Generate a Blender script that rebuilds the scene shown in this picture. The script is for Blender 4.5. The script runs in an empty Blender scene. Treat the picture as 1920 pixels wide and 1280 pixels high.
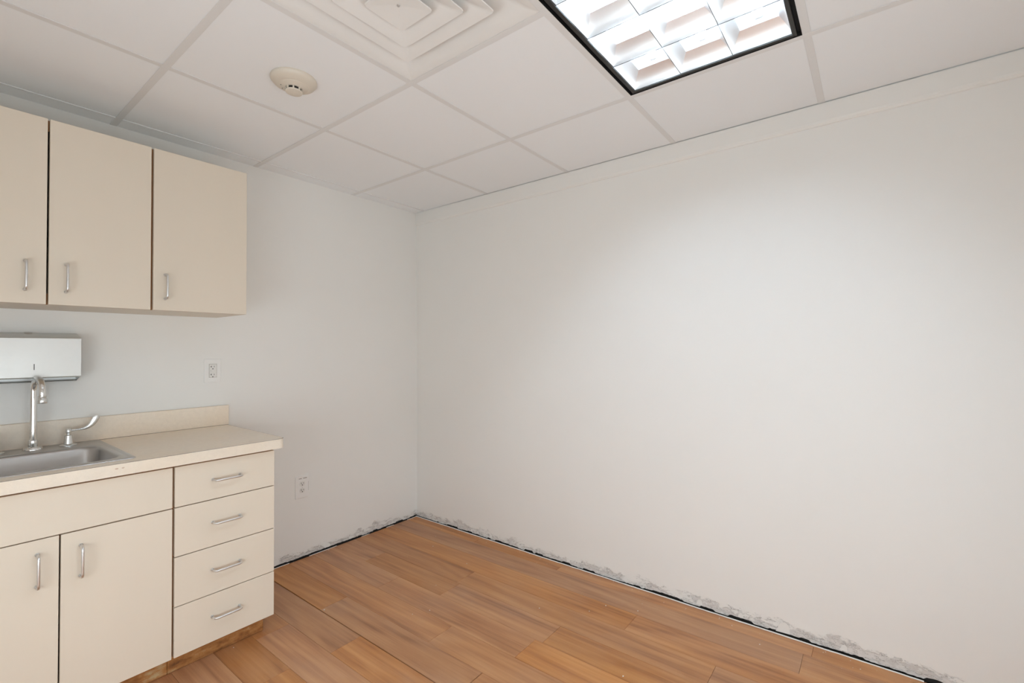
import bpy, bmesh, math, random
from mathutils import Vector, Matrix

# ------------------------------------------------------------------ camera, world, exposure
scene = bpy.context.scene
COL = scene.collection
PI = math.pi

def make_camera():
    yaw, pitch, roll, f = 0.9115, 0.0151, -0.0041, 875.49
    r = Vector((math.cos(yaw), -math.sin(yaw), 0)); fw = Vector((math.sin(yaw), math.cos(yaw), 0)); up = Vector((0, 0, 1))
    fw2 = fw * math.cos(pitch) + up * math.sin(pitch)
    up2 = -fw * math.sin(pitch) + up * math.cos(pitch)
    r3 = r * math.cos(roll) + up2 * math.sin(roll)
    up3 = -r * math.sin(roll) + up2 * math.cos(roll)
    m = Matrix(((r3.x, up3.x, -fw2.x), (r3.y, up3.y, -fw2.y), (r3.z, up3.z, -fw2.z))).to_4x4()
    m.translation = Vector((-2.3128, -2.6896, 1.2327))
    cd = bpy.data.cameras.new('camera'); cd.sensor_width = 36.0; cd.lens = f / 1920 * 36.0; cd.clip_start = 0.01
    co = bpy.data.objects.new('camera', cd); COL.objects.link(co); co.matrix_world = m
    scene.camera = co
make_camera()

world = bpy.data.worlds.new('world'); scene.world = world; world.use_nodes = True
world.node_tree.nodes['Background'].inputs[0].default_value = (0.905, 1.0, 1.055, 1)
world.node_tree.nodes['Background'].inputs[1].default_value = 3.55
TUBE_STRENGTH = 27.0
TUBE_COLOR = (0.83, 1.0, 1.15)
vs = scene.view_settings
vs.view_transform = 'Standard'; vs.look = 'None'; vs.exposure = 0.39; vs.gamma = 1.0; vs.use_curve_mapping = False
try:
    scene.cycles.max_bounces = 7; scene.cycles.diffuse_bounces = 6; scene.cycles.glossy_bounces = 4
    scene.cycles.caustics_reflective = False; scene.cycles.caustics_refractive = False
    scene.cycles.use_adaptive_sampling = True; scene.cycles.adaptive_threshold = 0.05; scene.cycles.adaptive_min_samples = 16
    scene.cycles.use_denoising = True
except Exception:
    pass

# ------------------------------------------------------------------ dimensions (metres; corner of the room at 0,0,0)
H = 2.2415
XL, YF = -2.98, -3.36            # left wall, front (behind camera) wall
S = 0.6096
GX = [-0.5428 - i * S for i in range(5)]      # ceiling grid lines across x
GY0 = -0.097
GY = [-0.7026 - i * S for i in range(5)]      # ceiling grid lines across y
random.seed(7)

# ------------------------------------------------------------------ helpers
def link(name, bm, mat, parent=None, smooth=False, angle=None):
    me = bpy.data.meshes.new(name)
    bmesh.ops.recalc_face_normals(bm, faces=bm.faces[:])
    bm.to_mesh(me); bm.free()
    o = bpy.data.objects.new(name, me); COL.objects.link(o)
    if mat is not None:
        for mm in (mat if isinstance(mat, (list, tuple)) else [mat]): me.materials.append(mm)
    if smooth:
        for p in me.polygons: p.use_smooth = True
        if angle:
            try: me.set_sharp_from_angle(angle=math.radians(angle))
            except Exception: pass
    if parent: o.parent = parent
    return o

def tag(o, label, cat=None, group=None, kind=None):
    o['label'] = label
    if cat: o['category'] = cat
    if group: o['group'] = group
    if kind: o['kind'] = kind
    return o

def empty(name, loc=(0, 0, 0)):
    o = bpy.data.objects.new(name, None); COL.objects.link(o); o.location = loc; o.empty_display_size = 0.05
    return o

def box(bm, x0, x1, y0, y1, z0, z1, bev=0.0, seg=1):
    x0, x1 = min(x0, x1), max(x0, x1); y0, y1 = min(y0, y1), max(y0, y1); z0, z1 = min(z0, z1), max(z0, z1)
    t = bmesh.new()
    v = [t.verts.new(p) for p in ((x0,y0,z0),(x1,y0,z0),(x1,y1,z0),(x0,y1,z0),(x0,y0,z1),(x1,y0,z1),(x1,y1,z1),(x0,y1,z1))]
    for f in ((3,2,1,0),(4,5,6,7),(0,1,5,4),(1,2,6,5),(2,3,7,6),(3,0,4,7)): t.faces.new([v[i] for i in f])
    if bev > 0:
        bmesh.ops.bevel(t, geom=t.edges[:], offset=bev, segments=seg, affect='EDGES', profile=0.5)
    merge(bm, t)

def merge(bm, t):
    me = bpy.data.meshes.new('tmp'); t.to_mesh(me); t.free(); bm.from_mesh(me); bpy.data.meshes.remove(me)

def rel(o, parent):
    """offset a mesh built in world coordinates so that it sits right under a parent placed away from 0"""
    o.parent = parent
    o.matrix_parent_inverse = Matrix.Translation(-parent.location)
    return o

def sweep(bm, pts, rad, n=12, cap=True):
    pts = [Vector(p) for p in pts]
    m = len(pts)
    rads = rad if isinstance(rad, (list, tuple)) else [rad] * m
    tang = []
    for i in range(m):
        a = pts[max(i-1, 0)]; b = pts[min(i+1, m-1)]
        tang.append((b - a).normalized())
    t0 = tang[0]
    ref = Vector((0, 0, 1)) if abs(t0.z) < 0.9 else Vector((1, 0, 0))
    nrm = (ref - t0 * ref.dot(t0)).normalized()
    rings = []
    for i in range(m):
        t = tang[i]
        nrm = (nrm - t * nrm.dot(t)).normalized()
        b = t.cross(nrm)
        r = rads[i]
        rings.append([bm.verts.new(pts[i] + (nrm * math.cos(2*PI*k/n) + b * math.sin(2*PI*k/n)) * r) for k in range(n)])
    for i in range(m-1):
        for k in range(n):
            bm.faces.new((rings[i][k], rings[i][(k+1) % n], rings[i+1][(k+1) % n], rings[i+1][k]))
    if cap:
        bm.faces.new(rings[0][::-1]); bm.faces.new(rings[-1])

def lathe(bm, cx, cy, prof, n=32, capa=True, capb=True):
    """prof: list of (radius, z)"""
    rings = []
    for r, z in prof:
        if r < 1e-6: rings.append([bm.verts.new((cx, cy, z))])
        else: rings.append([bm.verts.new((cx + r*math.cos(2*PI*k/n), cy + r*math.sin(2*PI*k/n), z)) for k in range(n)])
    for a, b in zip(rings, rings[1:]):
        for k in range(n):
            k2 = (k+1) % n
            if len(a) == 1 and len(b) > 1: bm.faces.new((a[0], b[k2], b[k]))
            elif len(b) == 1 and len(a) > 1: bm.faces.new((a[k], a[k2], b[0]))
            elif len(a) > 1: bm.faces.new((a[k], a[k2], b[k2], b[k]))
    if capa and len(rings[0]) > 1: bm.faces.new(rings[0][::-1])
    if capb and len(rings[-1]) > 1: bm.faces.new(rings[-1])

def rrect(x0, x1, y0, y1, r, n=6):
    pts = []
    for cx, cy, a0 in ((x1-r, y1-r, 0), (x0+r, y1-r, PI/2), (x0+r, y0+r, PI), (x1-r, y0+r, 1.5*PI)):
        for i in range(n+1):
            a = a0 + (PI/2) * i / n
            pts.append((cx + r*math.cos(a), cy + r*math.sin(a)))
    return pts

def loft(bm, rings, closed_end=True, close_start=False):
    vr = [[bm.verts.new(p) for p in ring] for ring in rings]
    for a, b in zip(vr, vr[1:]):
        n = len(a)
        for k in range(n): bm.faces.new((a[k], a[(k+1) % n], b[(k+1) % n], b[k]))
    if closed_end: bm.faces.new(vr[-1])
    if close_start: bm.faces.new(vr[0][::-1])

# ------------------------------------------------------------------ materials
def mat(name, color, rough=0.5, metal=0.0, spec=0.5):
    m = bpy.data.materials.new(name); m.use_nodes = True
    b = m.node_tree.nodes['Principled BSDF']
    b.inputs['Base Color'].default_value = (*color, 1); b.inputs['Roughness'].default_value = rough
    b.inputs['Metallic'].default_value = metal; b.inputs['Specular IOR Level'].default_value = spec
    return m

class NT:
    def __init__(self, m):
        self.m = m; self.t = m.node_tree; self.b = self.t.nodes['Principled BSDF']
    def n(self, typ, **kw):
        nd = self.t.nodes.new(typ)
        for k, v in kw.items():
            if k in ('inputs',):
                for kk, vv in v.items(): nd.inputs[kk].default_value = vv
            else: setattr(nd, k, v)
        return nd
    def l(self, a, b): self.t.links.new(a, b)
    def noise(self, vec, scale, detail=4, rough=0.5):
        nd = self.n('ShaderNodeTexNoise'); nd.inputs['Scale'].default_value = scale
        nd.inputs['Detail'].default_value = detail; nd.inputs['Roughness'].default_value = rough
        self.l(vec, nd.inputs['Vector']); return nd.outputs['Fac']
    def ramp(self, fac, stops):
        nd = self.n('ShaderNodeValToRGB'); cr = nd.color_ramp
        while len(cr.elements) < len(stops): cr.elements.new(0.5)
        for e, (p, c) in zip(cr.elements, stops):
            e.position = p; e.color = (*c, 1) if isinstance(c, (tuple, list)) else (c, c, c, 1)
        self.l(fac, nd.inputs[0]); return nd.outputs[0]
    def math(self, op, a, b=None, clamp=False):
        nd = self.n('ShaderNodeMath', operation=op); nd.use_clamp = clamp
        for i, v in enumerate((a, b)):
            if v is None: continue
            if hasattr(v, 'links'): self.l(v, nd.inputs[i])
            else: nd.inputs[i].default_value = v
        return nd.outputs[0]
    def mix(self, fac, a, b, blend='MIX'):
        nd = self.n('ShaderNodeMix', data_type='RGBA', blend_type=blend)
        for i, v in ((0, fac), (6, a), (7, b)):
            if hasattr(v, 'links'): self.l(v, nd.inputs[i])
            else: nd.inputs[i].default_value = v if not isinstance(v, tuple) else (*v, 1)
        return nd.outputs[2]
    def bump(self, h, strength, dist=0.01):
        nd = self.n('ShaderNodeBump'); nd.inputs['Strength'].default_value = strength; nd.inputs['Distance'].default_value = dist
        self.l(h, nd.inputs['Height']); self.l(nd.outputs[0], self.b.inputs['Normal'])
    def objco(self): return self.n('ShaderNodeTexCoord').outputs['Object']

def mapping(N, vec, scale=(1,1,1), loc=(0,0,0), rot=(0,0,0)):
    mp = N.n('ShaderNodeMapping'); N.l(vec, mp.inputs[0])
    mp.inputs['Scale'].default_value = scale; mp.inputs['Location'].default_value = loc; mp.inputs['Rotation'].default_value = rot
    return mp.outputs[0]

WALLC = (0.84, 0.832, 0.805)
def wall_mat(name, chips):
    m = mat(name, WALLC, 0.55, 0, 0.35); N = NT(m); co = N.objco()
    roller = N.noise(co, 260, 3, 0.6)
    blot = N.noise(co, 1.7, 3)
    base = N.mix(N.ramp(blot, [(0.35, 0.0), (0.65, 1.0)]), WALLC, tuple(c * 1.012 for c in WALLC))
    if not chips:
        N.l(base, N.b.inputs['Base Color']); return m
    sep = N.n('ShaderNodeSeparateXYZ'); N.l(co, sep.inputs[0]); z = sep.outputs[2]
    # worn strip where the baseboard was pulled off: torn paper patches and old glue along the bottom edge
    h = N.math('SUBTRACT', 1.0, N.math('DIVIDE', z, chips), True)
    n1 = N.noise(mapping(N, co, (1, 1, 1.6)), 7.5, 8, 0.68)
    n2 = N.noise(mapping(N, co, (1, 1, 2.0), (3.1, 1.7, 0.4)), 26, 8, 0.7)
    v = N.math('ADD', N.math('MULTIPLY', h, 0.30), N.math('MULTIPLY', n1, 1.0))
    patch = N.math('MULTIPLY', N.ramp(v, [(0.70, 0.0), (0.735, 1.0)]), N.ramp(n2, [(0.40, 0.0), (0.50, 1.0)]))
    patch = N.math('MULTIPLY', patch, N.ramp(h, [(0.0, 0.0), (0.12, 1.0)]))
    # thin cracks
    w = N.noise(mapping(N, co, (1.0, 1.0, 3.2), (9, 2, 1)), 13, 6, 0.65)
    crack = N.ramp(w, [(0.487, 0.0), (0.498, 1.0), (0.502, 1.0), (0.513, 0.0)])
    crack = N.math('MULTIPLY', crack, N.ramp(N.math('ADD', h, N.math('MULTIPLY', N.math('SUBTRACT', n1, 0.5), 2.2)), [(0.42, 0.0), (0.62, 1.0)]))
    crack = N.math('MULTIPLY', crack, N.ramp(h, [(0.0, 0.0), (0.15, 1.0)]))
    raw = N.mix(n2, (0.60, 0.565, 0.535), (0.84, 0.825, 0.81))
    c = N.mix(patch, base, raw)
    c = N.mix(N.math('MULTIPLY', crack, 0.8), c, (0.20, 0.18, 0.16))
    N.l(c, N.b.inputs['Base Color'])
    hh = N.math('SUBTRACT', N.math('MULTIPLY', roller, 0.03), N.math('MULTIPLY', N.math('ADD', patch, crack, True), 1.0))
    lump = N.math('MULTIPLY', N.noise(co, 32, 4, 0.6), N.math('MULTIPLY', h, 1.2))
    N.bump(N.math('ADD', hh, lump), 0.6, 0.003)
    return m

M = {}
M['wall'] = wall_mat('wall_paint', 0.0)
M['wall_worn'] = wall_mat('wall_paint_worn_base', 0.085)
M['trim'] = mat('trim_paint', (0.84, 0.832, 0.805), 0.5, 0, 0.35)
M['void'] = mat('dark_wall_cavity', (0.030, 0.027, 0.025), 0.9)
M['gypsum'] = mat('gypsum_edge', (0.55, 0.53, 0.50), 0.9)
M['caulk'] = mat('white_caulk', (0.82, 0.81, 0.78), 0.6)

def tile_mat():
    m = mat('ceiling_tile', (0.83, 0.815, 0.80), 0.9, 0, 0.2); N = NT(m); co = N.objco()
    info = N.n('ShaderNodeObjectInfo')
    N.l(N.mix(info.outputs['Random'], (0.87, 0.885, 0.90), (0.89, 0.905, 0.92)), N.b.inputs['Base Color'])
    return m
M['tile'] = tile_mat()
M['tee'] = mat('painted_steel_tee', (0.77, 0.765, 0.76), 0.45)
M['diffuser'] = mat('diffuser_enamel', (0.82, 0.81, 0.79), 0.4)
M['deck'] = mat('plenum_deck', (0.05, 0.05, 0.05), 0.9)

def laminate_mat(name, c, rough=0.42):
    m = mat(name, c, rough, 0, 0.4); N = NT(m); co = N.objco()
    n = N.noise(mapping(N, co, (1, 1, 0.25)), 5, 4)
    N.l(N.mix(n, tuple(x * 0.975 for x in c), tuple(min(1, x * 1.02) for x in c)), N.b.inputs['Base Color'])
    return m
M['cream'] = laminate_mat('cream_laminate', (0.755, 0.675, 0.565))
M['edge'] = mat('brown_board_edge', (0.36, 0.17, 0.06), 0.6)
M['core'] = mat('tan_board_edge', (0.36, 0.22, 0.11), 0.6)

def counter_mat(name, c, amp):
    m = mat(name, c, 0.38, 0, 0.45); N = NT(m); co = N.objco()
    n = N.noise(co, 55, 6, 0.7); n2 = N.noise(co, 330, 3, 0.7); big = N.noise(co, 6, 4)
    v = N.math('ADD', N.math('MULTIPLY', n, 0.6), N.math('MULTIPLY', n2, 0.4))
    lo = tuple(x * (1 - amp) for x in c); hi = tuple(min(1, x * (1 + amp)) for x in c)
    c1 = N.ramp(v, [(0.35, lo), (0.65, hi)])
    c2 = N.mix(N.ramp(big, [(0.45, 0.0), (0.75, 0.22)]), c1, (c[0], c[1] * 0.90, c[2] * 0.76))
    N.l(c2, N.b.inputs['Base Color'])
    return m
M['counter'] = counter_mat('speckled_beige_laminate', (0.90, 0.80, 0.675), 0.05)
M['counter_edge'] = counter_mat('beige_laminate_edge', (0.83, 0.745, 0.63), 0.04)
M['seam'] = mat('laminate_seam', (0.22, 0.18, 0.15), 0.7)
M['nickel'] = mat('satin_nickel', (0.74, 0.74, 0.74), 0.36, 1.0)
M['chrome'] = mat('chrome', (0.78, 0.78, 0.77), 0.09, 1.0)
M['chrome_satin'] = mat('satin_chrome', (0.70, 0.71, 0.70), 0.24, 1.0)

def steel_mat(name, c, rough, streak_axis=0):
    m = mat(name, c, rough, 1.0); N = NT(m); co = N.objco()
    sc = [60, 60, 60]; sc[streak_axis] = 2
    n = N.noise(mapping(N, co, tuple(sc)), 8, 4, 0.6); cl = N.noise(co, 14, 5, 0.6)
    r = N.math('ADD', N.math('MULTIPLY', n, 0.10), N.math('MULTIPLY', cl, 0.14))
    N.l(N.math('ADD', r, rough - 0.12), N.b.inputs['Roughness'])
    N.l(N.mix(cl, tuple(x * 0.92 for x in c), tuple(min(1, x * 1.05) for x in c)), N.b.inputs['Base Color'])
    return m
M['sink'] = steel_mat('brushed_sink_steel', (0.56, 0.55, 0.54), 0.34)
M['dispenser'] = steel_mat('brushed_dispenser_steel', (0.68, 0.68, 0.66), 0.50)
M['dark'] = mat('black_slot', (0.012, 0.012, 0.012), 0.6)
M['plastic'] = mat('white_device_plastic', (0.80, 0.785, 0.755), 0.35)
M['plate'] = mat('plate_plastic', (0.86, 0.85, 0.83), 0.35)
M['detector'] = mat('aged_cream_plastic', (0.71, 0.65, 0.56), 0.45)
M['black'] = mat('black_air_slot', (0.006, 0.006, 0.006), 0.7)
M['frame'] = mat('dark_enamel_frame', (0.022, 0.019, 0.016), 0.45)
M['louver'] = mat('satin_aluminium_louver', (0.88, 0.89, 0.90), 0.36, 1.0)
M['louver_lip'] = mat('dark_louver_lip', (0.05, 0.05, 0.05), 0.5)
M['housing'] = mat('white_housing', (0.80, 0.82, 0.84), 0.5)
M['debris'] = mat('plaster_crumbs', (0.78, 0.75, 0.70), 0.8)

def lamp_mat(strength):
    m = mat('fluorescent_tube', (0.9, 0.9, 0.9), 0.3)
    b = m.node_tree.nodes['Principled BSDF']
    b.inputs['Emission Color'].default_value = (*TUBE_COLOR, 1); b.inputs['Emission Strength'].default_value = strength
    return m
M['tube'] = lamp_mat(TUBE_STRENGTH)

def wood_mat():
    m = mat('cherry_laminate_plank', (0.4, 0.2, 0.1), 0.36, 0, 0.4); N = NT(m)
    co = N.objco(); info = N.n('ShaderNodeObjectInfo'); rnd = info.outputs['Random']
    off = N.n('ShaderNodeCombineXYZ'); N.l(N.math('MULTIPLY', rnd, 37.0), off.inputs[0]); N.l(N.math('MULTIPLY', rnd, 91.0), off.inputs[1]); N.l(N.math('MULTIPLY', rnd, 13.0), off.inputs[2])
    add = N.n('ShaderNodeVectorMath', operation='ADD'); N.l(co, add.inputs[0]); N.l(off.outputs[0], add.inputs[1]); v = add.outputs[0]
    warp = N.noise(mapping(N, v, (2.6, 0.42, 1)), 1.5, 4, 0.5)
    # cathedral grain: rings distorted along the plank
    sx = N.n('ShaderNodeSeparateXYZ'); N.l(v, sx.inputs[0])
    ringv = N.math('ADD', N.math('MULTIPLY', sx.outputs[0], 5.0), N.math('MULTIPLY', warp, 4.5))
    ring = N.math('MULTIPLY', N.math('ADD', N.math('SINE', N.math('MULTIPLY', ringv, 9.0)), 1.0), 0.5)
    streak = N.noise(mapping(N, v, (52, 0.9, 1)), 1.0, 6, 0.6)
    fine = N.noise(mapping(N, v, (330, 9, 1)), 1.0, 4, 0.6)
    blot = N.noise(mapping(N, v, (9, 0.7, 1)), 1.0, 4, 0.5)
    g = N.math('ADD', N.math('ADD', N.math('MULTIPLY', streak, 0.52), N.math('MULTIPLY', ring, 0.12)), N.math('ADD', N.math('MULTIPLY', fine, 0.14), N.math('MULTIPLY', blot, 0.34)))
    c = N.ramp(g, [(0.36, (0.285, 0.108, 0.035)), (0.50, (0.435, 0.180, 0.060)), (0.64, (0.53, 0.242, 0.088)), (0.82, (0.62, 0.315, 0.13))])
    tone = N.n('ShaderNodeHueSaturation')
    N.l(c, tone.inputs['Color'])
    N.l(N.math('ADD', N.math('MULTIPLY', rnd, 0.20), 0.90), tone.inputs['Value'])
    N.l(N.math('ADD', N.math('MULTIPLY', N.math('FRACT', N.math('MULTIPLY', rnd, 7.3)), 0.16), 0.90), tone.inputs['Saturation'])
    # dusty, scuffed film left on the boards
    geo = N.n('ShaderNodeNewGeometry'); wp = geo.outputs['Position']
    dust = N.math('MULTIPLY', N.ramp(N.noise(mapping(N, wp, (1.5, 0.8, 1)), 3.0, 7, 0.62), [(0.42, 0.0), (0.72, 1.0)]), N.ramp(N.noise(mapping(N, wp, (9, 2.6, 1)), 2.5, 6, 0.7), [(0.3, 0.35), (0.7, 1.0)]))
    c2 = N.mix(N.math('MULTIPLY', dust, 0.30), tone.outputs[0], (0.50, 0.385, 0.31))
    scr = N.ramp(N.noise(mapping(N, wp, (6, 30, 1), (0, 0, 0), (0, 0, 0.5)), 2.2, 6, 0.75), [(0.695, 0.0), (0.73, 1.0)])
    c3 = N.mix(N.math('MULTIPLY', scr, 0.35), c2, (0.66, 0.58, 0.53))
    N.l(c3, N.b.inputs['Base Color'])
    N.l(N.math('ADD', N.math('MULTIPLY', dust, 0.25), 0.36), N.b.inputs['Roughness'])
    return m
M['wood'] = wood_mat()

def rawboard_mat():
    m = mat('raw_torn_board', (0.4, 0.2, 0.08), 0.75); N = NT(m); co = N.objco()
    a = N.noise(mapping(N, co, (3, 3, 12)), 4.0, 6, 0.65); b = N.noise(co, 26, 6, 0.7)
    g = N.math('ADD', N.math('MULTIPLY', a, 0.6), N.math('MULTIPLY', b, 0.4))
    c = N.ramp(g, [(0.34, (0.10, 0.040, 0.012)), (0.46, (0.30, 0.120, 0.032)), (0.56, (0.42, 0.19, 0.055)), (0.66, (0.50, 0.36, 0.19))])
    N.l(c, N.b.inputs['Base Color']); N.bump(g, 0.6, 0.006)
    return m
M['raw'] = rawboard_mat()

# ------------------------------------------------------------------ setting: floor
def build_floor():
    bm = bmesh.new(); box(bm, XL - 0.1, 0.12, YF - 0.1, 0.12, -0.06, -0.0095)
    fl = link('floor', bm, M['void'])
    tag(fl, 'reddish brown wood laminate floor running parallel to the long white wall', 'floor', kind='structure')
    W = 0.1448; x0 = -1.110 + 8 * W                     # seams line up with x = -1.110
    ends = {}                                           # butt joints seen in the photograph, by row
    rows = []
    k = 0; x = x0
    while x > XL: rows.append(x); x -= W
    known = {-1.110: [-0.93], -0.9652: [-0.60, -1.495], -0.8204: [-1.19], -0.6756: [-0.645, -1.54], -0.5308: [-0.335], -0.386: [-0.93, -2.19], -0.2412: [-1.81], -0.0964: [-2.45]}
    rnd = random.Random(11)
    for xr in rows:
        a, b = xr - W, min(xr, -0.013)
        if a > -0.014: continue
        if xr > -0.02 and b - a < 0.02: continue
        js = None
        for kx, v in known.items():
            if abs(kx - xr) < 0.02: js = list(v)
        if js is None: js = [-(0.25 + rnd.random() * 0.9)]
        while js[-1] > YF + 0.4: js.append(js[-1] - rnd.choice((1.2, 1.2, 0.62)))
        ys = [-0.011] + js
        for i in range(len(ys)):
            y1 = ys[i]; y0 = ys[i+1] if i + 1 < len(ys) else YF
            if y0 < YF: y0 = YF
            if y1 - y0 < 0.02: continue
            g = 0.0004
            gl = 0.0030 if abs(xr + 1.110) < 0.01 and y1 > -1.0 else g      # the seam that has opened up
            bm = bmesh.new(); dz = rnd.uniform(-0.0003, 0.0003)
            gy = 0.0028 if abs(y1 + 1.495) < 1e-3 else g
            box(bm, max(a, XL) + g, b - gl, y0 + g, y1 - gy, -0.009, dz, 0.0007)
            cx, cy = (a + b) / 2, (y0 + y1) / 2
            for v in bm.verts: v.co.x -= cx; v.co.y -= cy
            p = link('plank', bm, M['wood'], fl); p.location = (cx, cy, 0)
    return fl
floor = build_floor()

# ------------------------------------------------------------------ setting: walls
def ragged(n, seed, lo, hi, steps):
    r = random.Random(seed); out = []; cur = r.uniform(lo, hi); left = 0
    for i in range(n):
        if left <= 0: cur = r.uniform(lo, hi); left = r.randint(2, steps)
        left -= 1
        out.append(max(0.0008, cur + r.uniform(-0.0012, 0.0012)))
    return out

def drywall(name, axis, a, b, seed, gap_fn, label):
    """sheet of drywall 13 mm thick standing a little above the floor with a torn lower edge; axis x: sheet in plane y=0, axis y: in plane x=0"""
    n = int(abs(b - a) / 0.009); bm = bmesh.new()
    zs = gap_fn(n)
    z_rows = [None, 0.03, 0.09, 0.6, 2.3]
    front = []; back = []
    rr = random.Random(seed + 5)
    for i in range(n + 1):
        t = a + (b - a) * i / n
        zb = zs[min(i, n-1)]
        colf = []
        for z in z_rows:
            zz = zb if z is None else z
            colf.append(bm.verts.new((t, 0, zz) if axis == 'x' else (0, t, zz)))
        front.append(colf)
        back.append([bm.verts.new((t, 0.013, zb)) if axis == 'x' else bm.verts.new((0.013, t, zb)),
                     bm.verts.new((t, 0.013, 2.3)) if axis == 'x' else bm.verts.new((0.013, t, 2.3))])
    gi = []
    for i in range(n):
        for j in range(len(z_rows) - 1):
            f = bm.faces.new((front[i][j], front[i+1][j], front[i+1][j+1], front[i][j+1]))
            if j >= 2: f.material_index = 2
        f = bm.faces.new((front[i][0], back[i][0], back[i+1][0], front[i+1][0])); gi.append(f)
        bm.faces.new((back[i][0], back[i][1], back[i+1][1], back[i+1][0]))
        bm.faces.new((front[i][-1], front[i+1][-1], back[i+1][1], back[i][1]))
    for i in (0, n):
        bm.faces.new([front[i][j] for j in range(len(z_rows))] + [back[i][1], back[i][0]])
    for f in gi: f.material_index = 1
    o = link(name, bm, [M['wall_worn'], M['gypsum'], M['wall']])
    tag(o, label, 'wall', kind='structure')
    # dark cavity behind the sheet
    bm = bmesh.new()
    if axis == 'x': box(bm, a, b + 0.11, 0.0135, 0.10, -0.0095, 2.3)
    else: box(bm, 0.0135, 0.10, a, b + 0.0, -0.0095, 2.3)
    c = link('cavity', bm, M['void'], o)
    return o

def gap_back(n):
    z = ragged(n, 3, 0.003, 0.011, 9)
    return z
def gap_right(n):
    z = ragged(n, 5, 0.0015, 0.012, 7)
    L = 0 - YF
    for i in range(n):
        y = YF + L * i / n
        if y < -2.83: z[i] = 0.012 + 0.003 * math.sin(i * 0.7)
        if -0.22 < y: z[i] = 0.003
        if -1.62 < y < -1.46: z[i] = min(z[i], 0.0022)
    return z
wall_back = drywall('wall_back', 'x', XL - 0.1, 0.0, 1, gap_back, 'off-white painted wall behind the cabinets with torn lower edge')
wall_right = drywall('wall_right', 'y', YF, 0.0, 2, gap_right, 'long bare off-white wall with torn paint along the floor')
def pierced_wall(name, axis, at, out, a, b, o0, o1, z0, z1, label):
    bm = bmesh.new(); lo, hi = -0.0095, 2.3
    parts = [(a, o0, lo, hi), (o1, b, lo, hi), (o0, o1, lo, z0), (o0, o1, z1, hi)]
    for p0, p1, q0, q1 in parts:
        if q1 - q0 < 1e-4: continue
        if axis == 'x': box(bm, p0, p1, at, at + out, q0, q1)
        else: box(bm, at, at + out, p0, p1, q0, q1)
    return tag(link(name, bm, M['wall']), label, 'wall', kind='structure')
FILL_F = (-2.90, -1.20, 0.30, 1.20)     # x0, x1, z0, z1 of the added fill-light opening behind the camera
FILL_L = (-3.10, -1.30, 0.30, 1.20)     # y0, y1, z0, z1 of the added fill-light opening left of the camera
pierced_wall('wall_left', 'y', XL, -0.1, YF, 0.0, FILL_L[0], FILL_L[1], FILL_L[2], FILL_L[3], 'off-white wall with an added fill-light opening on the sink side of the room')
pierced_wall('wall_front', 'x', YF, -0.1, XL - 0.1, 0.1, FILL_F[0], FILL_F[1], FILL_F[2], FILL_F[3], 'off-white wall with an added fill-light opening behind the camera')
def fill_opening(name, axis, at, w, label):  # framed unseen opening, added so world light brightens the room
    e = empty(name); tag(e, label, 'fill_opening', kind='structure')
    a, b, z0, z1 = w; m = (a + b) / 2; t = 0.022
    for p0, p1, q0, q1 in ((a, a + 2*t, z0, z1), (b - 2*t, b, z0, z1), (a + 2*t, b - 2*t, z0, z0 + 2*t), (a + 2*t, b - 2*t, z1 - 2*t, z1), (m - t, m + t, z0 + 2*t, z1 - 2*t)):
        bm = bmesh.new()
        if axis == 'x': box(bm, p0, p1, at - 0.07, at - 0.03, q0, q1, 0.002)
        else: box(bm, at - 0.07, at - 0.03, p0, p1, q0, q1, 0.002)
        link('fill_opening_frame', bm, M['trim'], e)
    # sky portal: guides the renderer to the opening, gives no light of its own
    ld = bpy.data.lights.new('sky_portal', 'AREA'); ld.shape = 'RECTANGLE'; ld.size = b - a; ld.size_y = z1 - z0
    lo = bpy.data.objects.new('sky_portal', ld); COL.objects.link(lo); ld.cycles.is_portal = True
    lo.parent = e
    lo.location = (m, at - 0.02, (z0 + z1) / 2) if axis == 'x' else (at - 0.02, m, (z0 + z1) / 2)
    lo.rotation_euler = (PI/2, 0, 0) if axis == 'x' else (PI/2, 0, -PI/2)
fill_opening('fill_opening_1', 'x', YF, FILL_F, 'added fill-light opening behind the camera')
fill_opening('fill_opening_2', 'y', XL, FILL_L, 'added fill-light opening in the wall left of the camera')

# white bead of caulk and paint left on the floor along the right wall, and scraps along the back wall
def bead(name, axis, a, b, off, w, h, seed, breaks, parent):
    r = random.Random(seed); n = int(abs(b - a) / 0.02); bm = bmesh.new(); prev = None
    cur = 0
    for i in range(n + 1):
        t = a + (b - a) * i / n
        cur = 0.85 * cur + r.uniform(-0.0006, 0.0006)
        ww = w * r.uniform(0.75, 1.2)
        if any(q0 <= t <= q1 for q0, q1 in breaks): prev = None; continue
        o0 = off + cur
        pts = [(o0, -0.006), (o0 - ww * 0.2, h * 0.8), (o0 - ww * 0.6, h), (o0 - ww, h * 0.3), (o0 - ww, -0.006)]
        ring = [bm.verts.new((t, p, z) if axis == 'x' else (p, t, z)) for p, z in pts]
        if prev:
            for k in range(4): bm.faces.new((prev[k], prev[k+1], ring[k+1], ring[k]))
            bm.faces.new((prev[4], prev[0], ring[0], ring[4]))
        prev = ring
    return link(name, bm, M['caulk'], parent, True)
bead('caulk_bead', 'y', -2.82, -0.005, -0.0090, 0.0060, 0.0035, 21, [], wall_right)
bead('caulk_bead', 'x', -1.30, -0.02, -0.0085, 0.0035, 0.0022, 22, [(-1.22, -1.12), (-0.95, -0.86), (-0.64, -0.50), (-0.40, -0.30), (-0.2, -0.12)], wall_back)

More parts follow.
